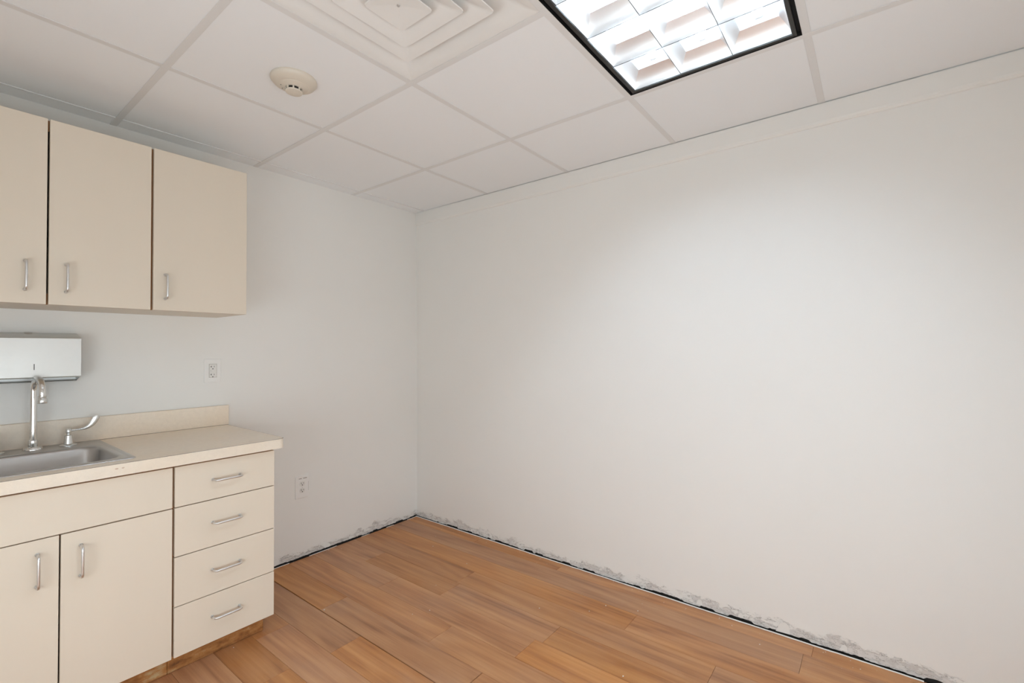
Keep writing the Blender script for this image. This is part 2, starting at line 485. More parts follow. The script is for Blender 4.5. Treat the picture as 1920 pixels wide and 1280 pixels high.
# flakes of lifted paint and torn paper on the lower wall
def flake(parent, axis, t, z, pts, lift):
    bm = bmesh.new(); r = random.Random(int(t * 1000) + 77)
    fr = []; bk = []
    for du, dz in pts:
        d = -0.0006 - lift * max(0.0, du + dz) * r.uniform(0.6, 1.2)
        p = (t + du, d, z + dz) if axis == 'x' else (d, t + du, z + dz)
        q = (t + du, d + 0.0005, z + dz) if axis == 'x' else (d + 0.0005, t + du, z + dz)
        fr.append(bm.verts.new(p)); bk.append(bm.verts.new(q))
    n = len(fr)
    bm.faces.new(fr); bm.faces.new(bk[::-1])
    for k in range(n): bm.faces.new((fr[k], fr[(k+1) % n], bk[(k+1) % n], bk[k]))
    link('paint_flake', bm, M['wall'], parent)
fr = random.Random(4)
for (y, z, s) in ((-2.37, 0.008, 1.8), (-2.02, 0.012, 1.0), (-1.93, 0.015, 0.8), (-2.20, 0.014, 0.8), (-2.58, 0.014, 0.9), (-0.72, 0.013, 0.7), (-0.55, 0.014, 0.6), (-1.30, 0.016, 0.8)):
    pts = [(-0.012*s, 0.0), (-0.010*s, 0.020*s), (-0.002*s, 0.026*s), (0.008*s, 0.022*s), (0.014*s, 0.008*s), (0.018*s, -0.002)]
    flake(wall_right, 'y', y, z, pts, fr.uniform(0.04, 0.10))
for (x, z, s) in ((-0.13, 0.012, 0.8), (-0.06, 0.01, 0.8), (-0.72, 0.014, 0.8), (-0.50, 0.016, 0.7)):
    pts = [(-0.012*s, 0.0), (-0.009*s, 0.014*s), (0.001*s, 0.020*s), (0.009*s, 0.012*s), (0.016*s, 0.0)]
    flake(wall_back, 'x', x, z, pts, fr.uniform(0.04, 0.09))

# painted band at the head of the right wall
bm = bmesh.new()
prof = [(0.0005, 2.150), (-0.005, 2.152), (-0.0105, 2.160), (-0.0120, 2.168), (-0.0120, H - 0.001), (0.0005, H - 0.001)]
r0 = [bm.verts.new((x, -0.001, z)) for x, z in prof]; r1 = [bm.verts.new((x, YF, z)) for x, z in prof]
for k in range(len(prof)): bm.faces.new((r0[k], r0[(k+1) % len(prof)], r1[(k+1) % len(prof)], r1[k]))
bm.faces.new(r0[::-1]); bm.faces.new(r1)
tag(link('trim_1', bm, M['trim']), 'narrow painted band along the top of the long bare wall', 'trim', kind='structure')

# ------------------------------------------------------------------ setting: ceiling grid
TW = 0.012          # half width of a tee
TZ = H              # tees hang at this level, tiles lie just above
def build_ceiling():
    bm = bmesh.new(); box(bm, XL - 0.1, 0.1, YF - 0.1, 0.1, H + 0.20, H + 0.23)
    c = link('ceiling', bm, M['deck'])
    tag(c, 'suspended ceiling of square white tiles in a painted grid', 'ceiling', kind='structure')
    def tee(x0, x1, y0, y1, name='tee_bar'):
        bm = bmesh.new(); box(bm, x0, x1, y0, y1, TZ, TZ + 0.002, 0.0006)
        if x1 - x0 < y1 - y0: m = (x0 + x1) / 2; box(bm, m - 0.0008, m + 0.0008, y0, y1, TZ + 0.002, TZ + 0.035)
        else: m = (y0 + y1) / 2; box(bm, x0, x1, m - 0.0008, m + 0.0008, TZ + 0.002, TZ + 0.035)
        link(name, bm, M['tee'], c)
    xs = [0.0] + GX[:4] + [XL]
    ys = [GY0] + GY + [YF]
    ys = [y for y in ys if y > YF] + [YF]
    hx0, hx1 = GX[2], GX[0]                   # the light fills two cells
    for gx in GX[:4]:
        if gx == GX[1]:
            tee(gx - TW, gx + TW, GY[2] - TW, -0.001); tee(gx - TW, gx + TW, YF, GY[3] + TW)
        else: tee(gx - TW, gx + TW, YF, -0.001)
    for gy in GY:
        if gy <= YF: continue
        cells = list(zip(xs, xs[1:]))
        for b, a in cells:
            tee(a + (TW if a > XL else 0.0), b - (TW if b < 0 else 0.0125), gy - TW, gy + TW)
    # tiles
    skip = {(2, 3), (1, 3)}                   # light (two cells)
    for i, (b, a) in enumerate(zip(xs, xs[1:])):
        for j, (d, e) in enumerate(zip(ys, ys[1:])):
            xa = a + 0.002 if a > XL else a; xb = b - 0.002 if b < 0 else b - 0.0125
            ya = e + 0.002 if e > YF else e; yb = d - 0.002
            # light: between GY[2] and GY[3], GX[2]..GX[0]; diffuser: GY[1]..GY[2], GX[2]..GX[1]
            if d == GY[2] and b in (GX[0], GX[1]): continue
            if d == GY[1] and b == GX[1]: continue
            bm = bmesh.new(); cx, cy = (xa + xb) / 2, (ya + yb) / 2
            box(bm, xa - cx, xb - cx, ya - cy, yb - cy, 0.0, 0.016, 0.001)
            t = link('ceiling_tile', bm, M['tile'], c)
            t.location = (cx, cy, H + 0.0022)
    # filler strips between the grid and the back wall, with a fine lip
    for i, (b, a) in enumerate(zip(xs, xs[1:])):
        xa = a + TW if a > XL else a; xb = b - TW if b < 0 else b - 0.0125
        bm = bmesh.new(); box(bm, xa, xb, GY0 + 0.004, -0.001, H + 0.0005, H + 0.014, 0.0012)
        link('filler_panel', bm, M['tile'], c)
        bm = bmesh.new(); box(bm, xa, xb, GY0 - 0.004, GY0 + 0.0025, H - 0.0015, H + 0.016, 0.001)
        link('filler_lip', bm, M['tee'], c)
    return c
ceiling = build_ceiling()

# ------------------------------------------------------------------ ceiling light (two by four parabolic troffer)
def build_light(jrow, label, tube):
    x1, x0 = GX[0] - TW, GX[2] + TW           # right, left
    y1, y0 = GY[jrow] - TW, GY[jrow + 1] + TW
    e = empty('ceiling_light', ((x0 + x1) / 2, (y0 + y1) / 2, H))
    tag(e, label, 'ceiling light')
    lx1, lx0 = x1 - 0.020, x0 + 0.020; ly1, ly0 = y1 - 0.026, y0 + 0.026
    # black air slot all round, then the dark frame that holds the louver
    bm = bmesh.new()
    def ring(ax, bx, ay, by, z): return [(ax, ay, z), (bx, ay, z), (bx, by, z), (ax, by, z)]
    loft(bm, [ring(x0, x1, y0, y1, H - 0.0005), ring(x0 + 0.0015, x1 - 0.0015, y0 + 0.0015, y1 - 0.0015, H - 0.0012), ring(x0 + 0.002, x1 - 0.002, y0 + 0.002, y1 - 0.002, H + 0.012), ring(x0 + 0.011, x1 - 0.011, y0 + 0.014, y1 - 0.014, H + 0.012)], closed_end=False)
    rel(link('air_slot', bm, M['black']), e)
    bm = bmesh.new()
    loft(bm, [ring(x0 + 0.010, x1 - 0.010, y0 + 0.013, y1 - 0.013, H + 0.014), ring(x0 + 0.010, x1 - 0.010, y0 + 0.013, y1 - 0.013, H - 0.001), ring(x0 + 0.012, x1 - 0.012, y0 + 0.015, y1 - 0.015, H - 0.003),
              ring(lx0 - 0.001, lx1 + 0.001, ly0 - 0.001, ly1 + 0.001, H - 0.001), ring(lx0, lx1, ly0, ly1, H + 0.001), ring(lx0, lx1, ly0, ly1, H + 0.014)], closed_end=False)
    rel(link('frame', bm, M['frame']), e)
    # housing
    bm = bmesh.new(); hz = H + 0.135
    loft(bm, [ring(x0, x1, y0, y1, H + 0.012), ring(x0, x1, y0, y1, H + 0.06), ring(x0 + 0.02, x1 - 0.02, y0 + 0.05, y1 - 0.05, hz)], closed_end=True)
    rel(link('housing', bm, M['housing']), e)
    # louver blades: wedges with a sharp lower edge that widen upwards
    LH = 0.052; zb = H + 0.003; NX, NY = 6, 3
    px = (lx1 - lx0) / NX; py = (ly1 - ly0) / NY
    prof = [(0.0, 0.0009), (0.02, 0.0011), (0.12, 0.0030), (0.3, 0.0075), (0.5, 0.0145), (0.7, 0.0235), (0.88, 0.0325), (1.0, 0.039)]
    def blade(axis, pos, a, b, sides):
        bm = bmesh.new(); pts = []
        if 1 in sides: pts += [(w, h) for h, w in prof]
        else: pts += [(0.0, 0.0), (0.0, 1.0)]
        left = [(-w, h) for h, w in prof] if -1 in sides else [(0.0, 0.0), (0.0, 1.0)]
        loop = pts + left[::-1]
        cl = []
        for p in loop:
            if not cl or (abs(cl[-1][0]-p[0]) + abs(cl[-1][1]-p[1])) > 1e-6: cl.append(p)
        rings = []
        for t in (a, b):
            rings.append([bm.verts.new((pos + w, t, zb + h * LH) if axis == 'x' else (t, pos + w * 0.80, zb + h * LH)) for w, h in cl])
        n = len(cl)
        for k in range(n): bm.faces.new((rings[0][k], rings[0][(k+1) % n], rings[1][(k+1) % n], rings[1][k]))
        bm.faces.new(rings[0][::-1]); bm.faces.new(rings[1])
        for f in bm.faces:
            if max(v.co.z for v in f.verts) < zb + 0.03 * LH: f.material_index = 1
        rel(link('louver_blade', bm, [M['louver'], M['louver_lip']], None, True, 25), e)
    for i in range(NX + 1):
        s = (1,) if i == 0 else (-1,) if i == NX else (-1, 1)
        blade('x', lx0 + i * px, ly0, ly1, s)
    for j in range(NY + 1):
        s = (1,) if j == 0 else (-1,) if j == NY else (-1, 1)
        blade('y', ly0 + j * py, lx0, lx1, s)
    # tubes with end caps and sockets
    for j in range(NY):
        yc = ly0 + (j + 0.5) * py; zt = H + 0.088
        bm = bmesh.new(); sweep(bm, [(lx0 + 0.055, yc, zt), (lx0 + 0.058, yc, zt), (lx1 - 0.050, yc, zt), (lx1 - 0.047, yc, zt)], [0.0145, 0.0160, 0.0160, 0.0145], 16)
        t = rel(link('fluorescent_tube', bm, tube, None, True, 40), e)
        for xe, d in ((lx0 + 0.055, -1), (lx1 - 0.047, 1)):
            bm = bmesh.new(); box(bm, xe, xe + d * 0.012, yc - 0.013, yc + 0.013, zt - 0.016, zt + 0.040, 0.003)
            rel(link('lamp_socket', bm, M['housing']), e)
    return e
build_light(2, 'lit recessed ceiling light with black frame and louver cells near the bare wall', M['tube'])

# ------------------------------------------------------------------ air diffuser
def build_diffuser():
    cx, cy = (GX[1] + GX[2]) / 2, (GY[1] + GY[2]) / 2
    e = empty('air_diffuser', (cx, cy, H))
    tag(e, 'square white ceiling air diffuser with stepped concentric cones', 'air vent')
    def sq(h, z, r): return [(cx + x, cy + y, z) for x, y in rrect(-h, h, -h, h, max(r, 0.0005), 5)]
    R = S / 2
    bm = bmesh.new()
    loft(bm, [sq(R - 0.0125, H + 0.006, 0.001), sq(R - 0.0125, H + 0.001, 0.001), sq(0.280, H + 0.003, 0.004), sq(0.262, H + 0.012, 0.012), sq(0.235, H + 0.034, 0.02), sq(0.205, H + 0.055, 0.02)], closed_end=False)
    rel(link('outer_frame', bm, M['diffuser'], None, True, 40), e)
    for h, zl in ((0.199, -0.012), (0.136, -0.019)):
        bm = bmesh.new()
        loft(bm, [sq(h - 0.003, H + zl + 0.004, 0.012), sq(h, H + zl + 0.001, 0.015), sq(h - 0.002, H + zl - 0.001, 0.014), sq(h - 0.025, H + zl + 0.004, 0.012),
                  sq(h - 0.052, H + zl + 0.020, 0.012), sq(h - 0.075, H + zl + 0.045, 0.010), sq(h - 0.070, H + zl + 0.048, 0.010), sq(h - 0.045, H + zl + 0.024, 0.012), sq(h - 0.015, H + zl + 0.009, 0.012), sq(h - 0.003, H + zl + 0.004, 0.012)], closed_end=False)
        rel(link('cone', bm, M['diffuser'], None, True, 40), e)
    bm = bmesh.new()
    loft(bm, [sq(0.050, H - 0.008, 0.01), sq(0.068, H - 0.021, 0.012), sq(0.071, H - 0.024, 0.013), sq(0.069, H - 0.0265, 0.012), sq(0.060, H - 0.0255, 0.008), sq(0.005, H - 0.017, 0.002)], closed_end=True)
    cp = rel(link('centre_plate', bm, M['diffuser'], None, True, 30), e)
    bm = bmesh.new(); lathe(bm, cx, cy, [(0.0045, H - 0.015), (0.0045, H - 0.0195), (0.003, H - 0.0205)], 12)
    rel(link('screw', bm, M['nickel']), e)
    # duct collar above
    bm = bmesh.new()
    loft(bm, [sq(0.29, H + 0.02, 0.01), sq(0.24, H + 0.075, 0.03)], closed_end=True)
    rel(link('back_pan', bm, M['diffuser'], None), e)
build_diffuser()

# ------------------------------------------------------------------ smoke detector
def build_detector():
    cx, cy = -1.440, -0.985; z = H + 0.0022
    e = empty('smoke_detector', (cx, cy, z))
    tag(e, 'round cream smoke detector on a ceiling tile', 'smoke detector')
    bm = bmesh.new(); lathe(bm, cx, cy, [(0.079, z), (0.081, z - 0.004), (0.080, z - 0.009), (0.072, z - 0.019), (0.055, z - 0.026), (0.051, z - 0.027)], 48)
    rel(link('base', bm, M['detector'], None, True, 40), e)
    bm = bmesh.new(); lathe(bm, cx, cy, [(0.050, z - 0.024), (0.050, z - 0.0275), (0.046, z - 0.031), (0.034, z - 0.034), (0.031, z - 0.036)], 48)
    rel(link('cover', bm, M['detector'], None, True, 30), e)
    bm = bmesh.new(); lathe(bm, cx, cy, [(0.0255, z - 0.033), (0.0255, z - 0.047)], 32)
    rel(link('sensing_chamber', bm, M['dark'], None, True, 30), e)
    bm = bmesh.new(); lathe(bm, cx, cy, [(0.029, z - 0.045), (0.030, z - 0.047), (0.029, z - 0.050), (0.022, z - 0.053), (0.0, z - 0.054)], 40)
    rel(link('cap', bm, M['detector'], None, True, 30), e)
    for k in range(8):
        a = 2 * PI * k / 8 + 0.25; ca, sa = math.cos(a), math.sin(a)
        bm = bmesh.new(); box(bm, 0.0235, 0.0300, -0.0028, 0.0028, -0.048, -0.033, 0.0006)
        o = link('rib', bm, M['detector'], e); o.rotation_euler = (0, 0, a)
    for a in (2.2, 2.75):
        bm = bmesh.new(); lathe(bm, cx + 0.044 * math.cos(a), cy + 0.044 * math.sin(a), [(0.0016, z - 0.029), (0.0016, z - 0.0325)], 10)
        rel(link('indicator', bm, M['dark']), e)
build_detector()

# ------------------------------------------------------------------ pulls
def pull_path(length, proj, r=0.013, n=6):
    """U shaped wire pull in its own frame: along +X, standing off along -Y"""
    h = length / 2; pts = [(-h, 0, 0)]
    for i in range(n + 1):
        a = PI + (PI / 2) * i / n
        pts.append((-h + r + r * math.cos(a), -proj + r + r * math.sin(a), 0))
    for i in range(n + 1):
        a = 1.5 * PI + (PI / 2) * i / n
        pts.append((h - r + r * math.cos(a), -proj + r + r * math.sin(a), 0))
    pts.append((h, 0, 0)); return pts
def pull_mesh():
    bm = bmesh.new(); sweep(bm, pull_path(0.100, 0.030), 0.0042, 12)
    for s in (-1, 1):
        sweep(bm, [(s * 0.050, 0.0, 0), (s * 0.050, -0.003, 0)], [0.0058, 0.0050], 12)
    me = bpy.data.meshes.new('handle'); bmesh.ops.recalc_face_normals(bm, faces=bm.faces[:]); bm.to_mesh(me); bm.free()
    for p in me.polygons: p.use_smooth = True
    me.materials.append(M['nickel']); return me
PULL = pull_mesh()
def add_pull(parent, x, y, z, vertical, root):
    o = bpy.data.objects.new('handle', PULL); COL.objects.link(o)
    o.parent = parent
    o.location = (x, y, z); o.rotation_euler = (0, PI / 2 if vertical else 0, 0)
    o['label'] = 'satin nickel wire pull'
    return o

# ------------------------------------------------------------------ cabinets
T = 0.018
def carcass(root, x0, x1, yb, yf, z0, z1, top=True):
    """cream box of panels, with brown raw edges facing the doors"""
    bm = bmesh.new()
    box(bm, x0, x0 + T, yb, yf + 0.001, z0, z1); box(bm, x1 - T, x1, yb, yf + 0.001, z0, z1)
    box(bm, x0 + T, x1 - T, yb, yf + 0.001, z0, z0 + T); box(bm, x0 + T, x1 - T, yb, yb - 0.006, z0 + T, z1)
    if top: box(bm, x0 + T, x1 - T, yb - 0.006, yf + 0.001, z1 - T, z1)
    rel(link('body', bm, M['cream']), root)
def edges(root, x0, x1, yf, z0, z1, rails, stiles):
    bm = bmesh.new()
    for x in [x0 + T/2, x1 - T/2] + stiles: box(bm, x - T/2, x + T/2, yf + 0.001, yf - 0.0008, z0, z1)
    for z in rails: box(bm, x0 + T, x1 - T, yf + 0.0009, yf - 0.0006, z - 0.02, z + 0.02)
    rel(link('front_edge', bm, M['edge']), root)
def slab(root, name, x0, x1, z0, z1, yf, th=0.0185):
    bm = bmesh.new(); box(bm, x0, x1, yf, yf + th, z0, z1, 0.0009)
    return rel(link(name, bm, M['cream']), root)

ZUB, ZUT, YU = 1.398, 2.067, -0.350
def wall_cabinet(x0, x1, doors, label):
    root = empty('wall_cabinet', ((x0 + x1) / 2, -0.002, ZUB)); tag(root, label, 'cabinet', 'wall cabinets over the sink')
    carcass(root, x0, x1, -0.002, YU + 0.021, ZUB, ZUT)
    edges(root, x0, x1, YU + 0.021, ZUB, ZUT, [ZUB + 0.02, ZUT - 0.02], [])
    for a, b, hx in doors:
        d = slab(root, 'door', a, b, ZUB, ZUT, YU)
        add_pull(d, hx, YU, 1.4965, True, root)
    return root
XM1, XM2, XU = -2.012, -1.7055, -1.340
XEND = -2.318
wall_cabinet(XEND, XM2 - 0.0005, [(XEND + 0.002, XM1 - 0.003, -2.068), (XM1 + 0.003, XM2 - 0.0040, -1.963)], 'two-door cream wall cabinet above the steel towel dispenser')
wall_cabinet(XM2 + 0.0005, XU, [(XM2 + 0.0045, XU, -1.660)], 'single-door cream wall cabinet at the free end above the outlet')

YC, ZB = -0.612, 0.082
HZ = [0.792, 0.640, 0.455, 0.269, 0.082]
XD, XG, XR = -1.7015, -2.010, -1.331
def toe(root, x0, x1):
    bm = bmesh.new(); box(bm, x0, x1, -0.535, -0.553, 0.001, ZB, 0.002)
    o = rel(link('toe_kick', bm, M['raw']), root); o['label'] = 'raw torn brown board at the foot of the cabinet'
def build_base():
    zt = 0.800
    # sink cabinet
    x0, x1 = XEND, XD - 0.0005
    r = empty('sink_cabinet', ((x0 + x1) / 2, -0.002, 0)); tag(r, 'cream base cabinet under the sink with two doors and a plain top panel', 'cabinet')
    carcass(r, x0, x1, -0.002, YC + 0.021, ZB, zt, top=False)
    edges(r, x0, x1, YC + 0.021, ZB, zt, [HZ[1], zt - 0.022, ZB + 0.02], [])
    slab(r, 'false_front', x0 + 0.002, x1 - 0.0035, HZ[1] + 0.0018, HZ[0], YC)
    d = slab(r, 'door', x0 + 0.002, XG - 0.0022, HZ[4], HZ[1] - 0.0014, YC); add_pull(d, -2.062, YC, 0.543, True, r)
    d = slab(r, 'door', XG + 0.0022, x1 - 0.0035, HZ[4], HZ[1] - 0.0020, YC); add_pull(d, -1.960, YC, 0.540, True, r)
    toe(r, x0, x1)
    # drawer cabinet
    x0, x1 = XD + 0.0005, XR
    r = empty('drawer_cabinet', ((x0 + x1) / 2, -0.002, 0)); tag(r, 'cream base cabinet with four stacked drawers at the end of the counter', 'cabinet')
    carcass(r, x0, x1, -0.002, YC + 0.021, ZB, zt)
    edges(r, x0, x1, YC + 0.021, ZB, zt, HZ[1:4] + [zt - 0.022, ZB + 0.02], [])
    hz = [0.7185, 0.5505, 0.3645, 0.1805]
    for k in range(4):
        d = slab(r, 'drawer', x0 + 0.0030, x1, HZ[k+1] + (0.0016 if k < 3 else 0), HZ[k] - (0.0016 if k else 0), YC)
        add_pull(d, -1.521, YC, hz[k], False, r)
    toe(r, x0, -1.349)
build_base()

# ------------------------------------------------------------------ countertop
ZC = 0.843; CYF = -0.634; CXR = -1.292; ZU = 0.8012
SX0, SX1, SY0, SY1 = -2.013 - 0.196, -2.013 + 0.196, -0.560, -0.045      # cut-out
def build_counter():
    root = empty('countertop', (-1.8, -0.3, ZU)); tag(root, 'beige speckled laminate countertop with low backsplash', 'countertop')
    R = 0.030; yb = -0.0015
    zs0, zs1 = 0.8045, ZC
    yf = CYF + 0.0015; xr = CXR - 0.0015
    bm = bmesh.new()
    box(bm, XEND, SX0, yf, yb, zs0, zs1); box(bm, SX0, SX1, yf, SY0, zs0, zs1); box(bm, SX0, SX1, SY1, yb, zs0, zs1)
    poly = [(SX1, yb), (SX1, yf)]
    for i in range(9):
        a = -PI/2 + (PI/2) * i / 8; poly.append((xr - R + R * math.cos(a), yf + R + R * math.sin(a)))
    poly.append((xr, yb))
    lo = [bm.verts.new((x, y, zs0)) for x, y in poly]; hi = [bm.verts.new((x, y, zs1)) for x, y in poly]
    bm.faces.new(lo[::-1]); bm.faces.new(hi)
    for k in range(len(poly)): bm.faces.new((lo[k], lo[(k+1) % len(poly)], hi[(k+1) % len(poly)], hi[k]))
    rel(link('top', bm, M['counter']), root)
    # laminate edge band and the fine dark seam above it
    def band(name, out, th, z0, z1, m):
        bm = bmesh.new(); path = [(XEND, CYF - out + 0.0)]
        for i in range(11):
            a = -PI/2 + (PI/2) * i / 10; path.append((CXR - R + (R + out) * math.cos(a), CYF + R + (R + out) * math.sin(a)))
        path.append((CXR + out, -0.0015))
        inn = [(XEND, CYF - out + th)]
        for i in range(11):
            a = -PI/2 + (PI/2) * i / 10; inn.append((CXR - R + (R + out - th) * math.cos(a), CYF + R + (R + out - th) * math.sin(a)))
        inn.append((CXR + out - th, -0.0015))
        v = [[bm.verts.new((x, y, z)) for x, y in q] for q, z in ((path, z0), (path, z1), (inn, z1), (inn, z0))]
        n = len(path)
        for k in range(n - 1):
            for i in range(4): bm.faces.new((v[i][k], v[i][k+1], v[(i+1) % 4][k+1], v[(i+1) % 4][k]))
        bm.faces.new([v[i][0] for i in range(4)]); bm.faces.new([v[i][n-1] for i in range(4)][::-1])
        return rel(link(name, bm, m, None, True, 30), root)
    band('edge_band', 0.0, 0.0014, ZU, ZC - 0.0014, M['counter_edge'])
    band('edge_seam', -0.0002, 0.0013, ZC - 0.0014, ZC - 0.0001, M['seam'])
    bm = bmesh.new(); box(bm, XEND, -1.2865, -0.0195, -0.0015, ZC + 0.0002, 0.9440, 0.0012)
    s = rel(link('backsplash', bm, M['counter']), root)
    bm = bmesh.new(); box(bm, XEND, -1.288, -0.0205, -0.0022, ZC + 0.0001, ZC + 0.0012)
    rel(link('backsplash_joint', bm, M['seam']), root)
build_counter()
def stains():
    root = bpy.data.objects['countertop']
    for x, rx, rz in ((-1.874, 0.0050, 0.0026), (-1.857, 0.0042, 0.0024)):
        bm = bmesh.new(); n = 14; r = random.Random(int(rx * 1e6))
        a = [(x + rx * math.cos(2*PI*k/n) * r.uniform(0.8, 1.15), 0.8265 + rz * math.sin(2*PI*k/n) * r.uniform(0.8, 1.15)) for k in range(n)]
        f = [bm.verts.new((p, CYF - 0.0003, q)) for p, q in a]; b = [bm.verts.new((p, CYF + 0.0004, q)) for p, q in a]
        bm.faces.new(f); bm.faces.new(b[::-1])
        for k in range(n): bm.faces.new((f[k], f[(k+1) % n], b[(k+1) % n], b[k]))
        rel(link('stain', bm, M['stain']), root)
M['stain'] = mat('faint_brown_stain', (0.62, 0.47, 0.36), 0.6)
stains()

# ------------------------------------------------------------------ sink
def build_sink():
    cx = -2.013
    e = empty('kitchen_sink', (cx, -0.31, ZC)); tag(e, 'stainless steel drop-in sink set in the beige countertop', 'sink')
    def rr(hx, y0, y1, z, r): return [(x, y, z) for x, y in rrect(cx - hx, cx + hx, y0, y1, r, 8)]
    z = ZC
    bm = bmesh.new()
    loft(bm, [rr(0.209, -0.575, -0.028, z + 0.0002, 0.012), rr(0.2085, -0.5745, -0.0285, z + 0.0022, 0.012), rr(0.206, -0.572, -0.031, z + 0.0038, 0.011),
              rr(0.198, -0.564, -0.039, z + 0.0034, 0.010), rr(0.194, -0.560, -0.043, z + 0.0012, 0.010), rr(0.190, -0.540, -0.140, z + 0.0012, 0.020),
              rr(0.1785, -0.531, -0.170, z + 0.0008, 0.055), rr(0.174, -0.526, -0.175, z - 0.003, 0.056), rr(0.171, -0.523, -0.178, z - 0.012, 0.056), rr(0.163, -0.515, -0.187, z - 0.12, 0.055),
              rr(0.158, -0.508, -0.193, z - 0.142, 0.052), rr(0.142, -0.492, -0.209, z - 0.154, 0.045), rr(0.05, -0.40, -0.30, z - 0.158, 0.02)], closed_end=True)
    rel(link('basin', bm, M['sink'], None, True, 50), e)
    bm = bmesh.new(); lathe(bm, cx, -0.35, [(0.042, z - 0.1575), (0.042, z - 0.155), (0.035, z - 0.154), (0.030, z - 0.158), (0.0, z - 0.158)], 32)
    rel(link('drain', bm, M['chrome_satin'], None, True, 30), e)
build_sink()

# ------------------------------------------------------------------ faucet
def build_faucet():
    fx, fy, z = -2.013, -0.080, ZC + 0.0014
    e = empty('faucet', (fx, fy, z)); tag(e, 'chrome gooseneck faucet with wrist blade handles behind the sink', 'faucet')
    sp_bm = bmesh.new()
    ang = math.radians(-83)                      # the neck is swung a little towards the drawers
    dx, dy = math.cos(ang), math.sin(ang)
    r = 0.050; ztop = 1.073
    pts = [(fx, fy, z + 0.03), (fx, fy, z + 0.12), (fx, fy, ztop)]
    for i in range(1, 15):
        a = PI - PI * i / 14
        q = r + r * math.cos(a); pts.append((fx + dx * q, fy + dy * q, ztop + r * math.sin(a)))
    pts.append((fx + dx * 2 * r, fy + dy * 2 * r, 1.058))
    sweep(sp_bm, pts, 0.0110, 20)
    sp = rel(link('spout', sp_bm, M['chrome'], None, True, 60), e)
    bm = bmesh.new(); lathe(bm, fx, fy, [(0.029, z), (0.029, z + 0.004), (0.027, z + 0.0075), (0.0255, z + 0.010), (0.016, z + 0.0115), (0.0145, z + 0.013), (0.0145, z + 0.022), (0.0135, z + 0.023), (0.0135, z + 0.026), (0.0145, z + 0.027), (0.0140, z + 0.036), (0.0112, z + 0.038)], 36)
    b = rel(link('spout_base', bm, M['chrome'], None, True, 30), e)
    ox, oy = fx + dx * 2 * r, fy + dy * 2 * r
    bm = bmesh.new(); lathe(bm, ox, oy, [(0.0112, 1.060), (0.0128, 1.058), (0.0128, 1.0545), (0.0120, 1.053), (0.0145, 1.048), (0.0155, 1.043), (0.0155, 1.033), (0.0145, 1.031), (0.0105, 1.031)], 28)
    rel(link('aerator', bm, M['chrome_satin'], None, True, 30), e)
    for hx, s in ((-1.911, 1), (-2.115, -1)):
        bm = bmesh.new(); lathe(bm, hx, fy, [(0.028, z), (0.028, z + 0.003), (0.024, z + 0.0055), (0.0155, z + 0.007), (0.0150, z + 0.010), (0.0115, z + 0.040), (0.0100, z + 0.042), (0.0065, z + 0.043), (0.0065, z + 0.050), (0.0095, z + 0.0515), (0.0098, z + 0.055), (0.0098, z + 0.066), (0.0085, z + 0.0685), (0.0, z + 0.070)], 32)
        h = rel(link('handle', bm, M['chrome_satin'], None, True, 30), e)
        # wrist blade: slim neck widening into an upturned paddle
        bm = bmesh.new(); rings = []
        prof = [(0.004, 0.060, 0.0042, 0.0042), (0.020, 0.0605, 0.0036, 0.0036), (0.036, 0.0615, 0.0042, 0.0034), (0.050, 0.064, 0.0062, 0.0030), (0.062, 0.070, 0.0085, 0.0026),
                (0.072, 0.079, 0.0105, 0.0024), (0.079, 0.090, 0.0118, 0.0022), (0.084, 0.101, 0.0120, 0.0021), (0.0885, 0.1085, 0.0100, 0.0019), (0.0905, 0.112, 0.0055, 0.0014)]
        for i, (q, zz, w, th) in enumerate(prof):
            a = prof[max(i-1, 0)]; b2 = prof[min(i+1, len(prof)-1)]
            tx, tz = b2[0] - a[0], b2[1] - a[1]; L = math.hypot(tx, tz); nx, nz = -tz / L, tx / L
            ring = []
            for k in range(12):
                an = 2 * PI * k / 12
                ring.append((hx + s * (q + nx * w * math.sin(an)), fy + th * math.cos(an), z + zz + nz * w * math.sin(an)))
            rings.append(ring)
        loft(bm, rings, True, True)
        link('blade', bm, M['chrome_satin'], h, True, 60)
build_faucet()

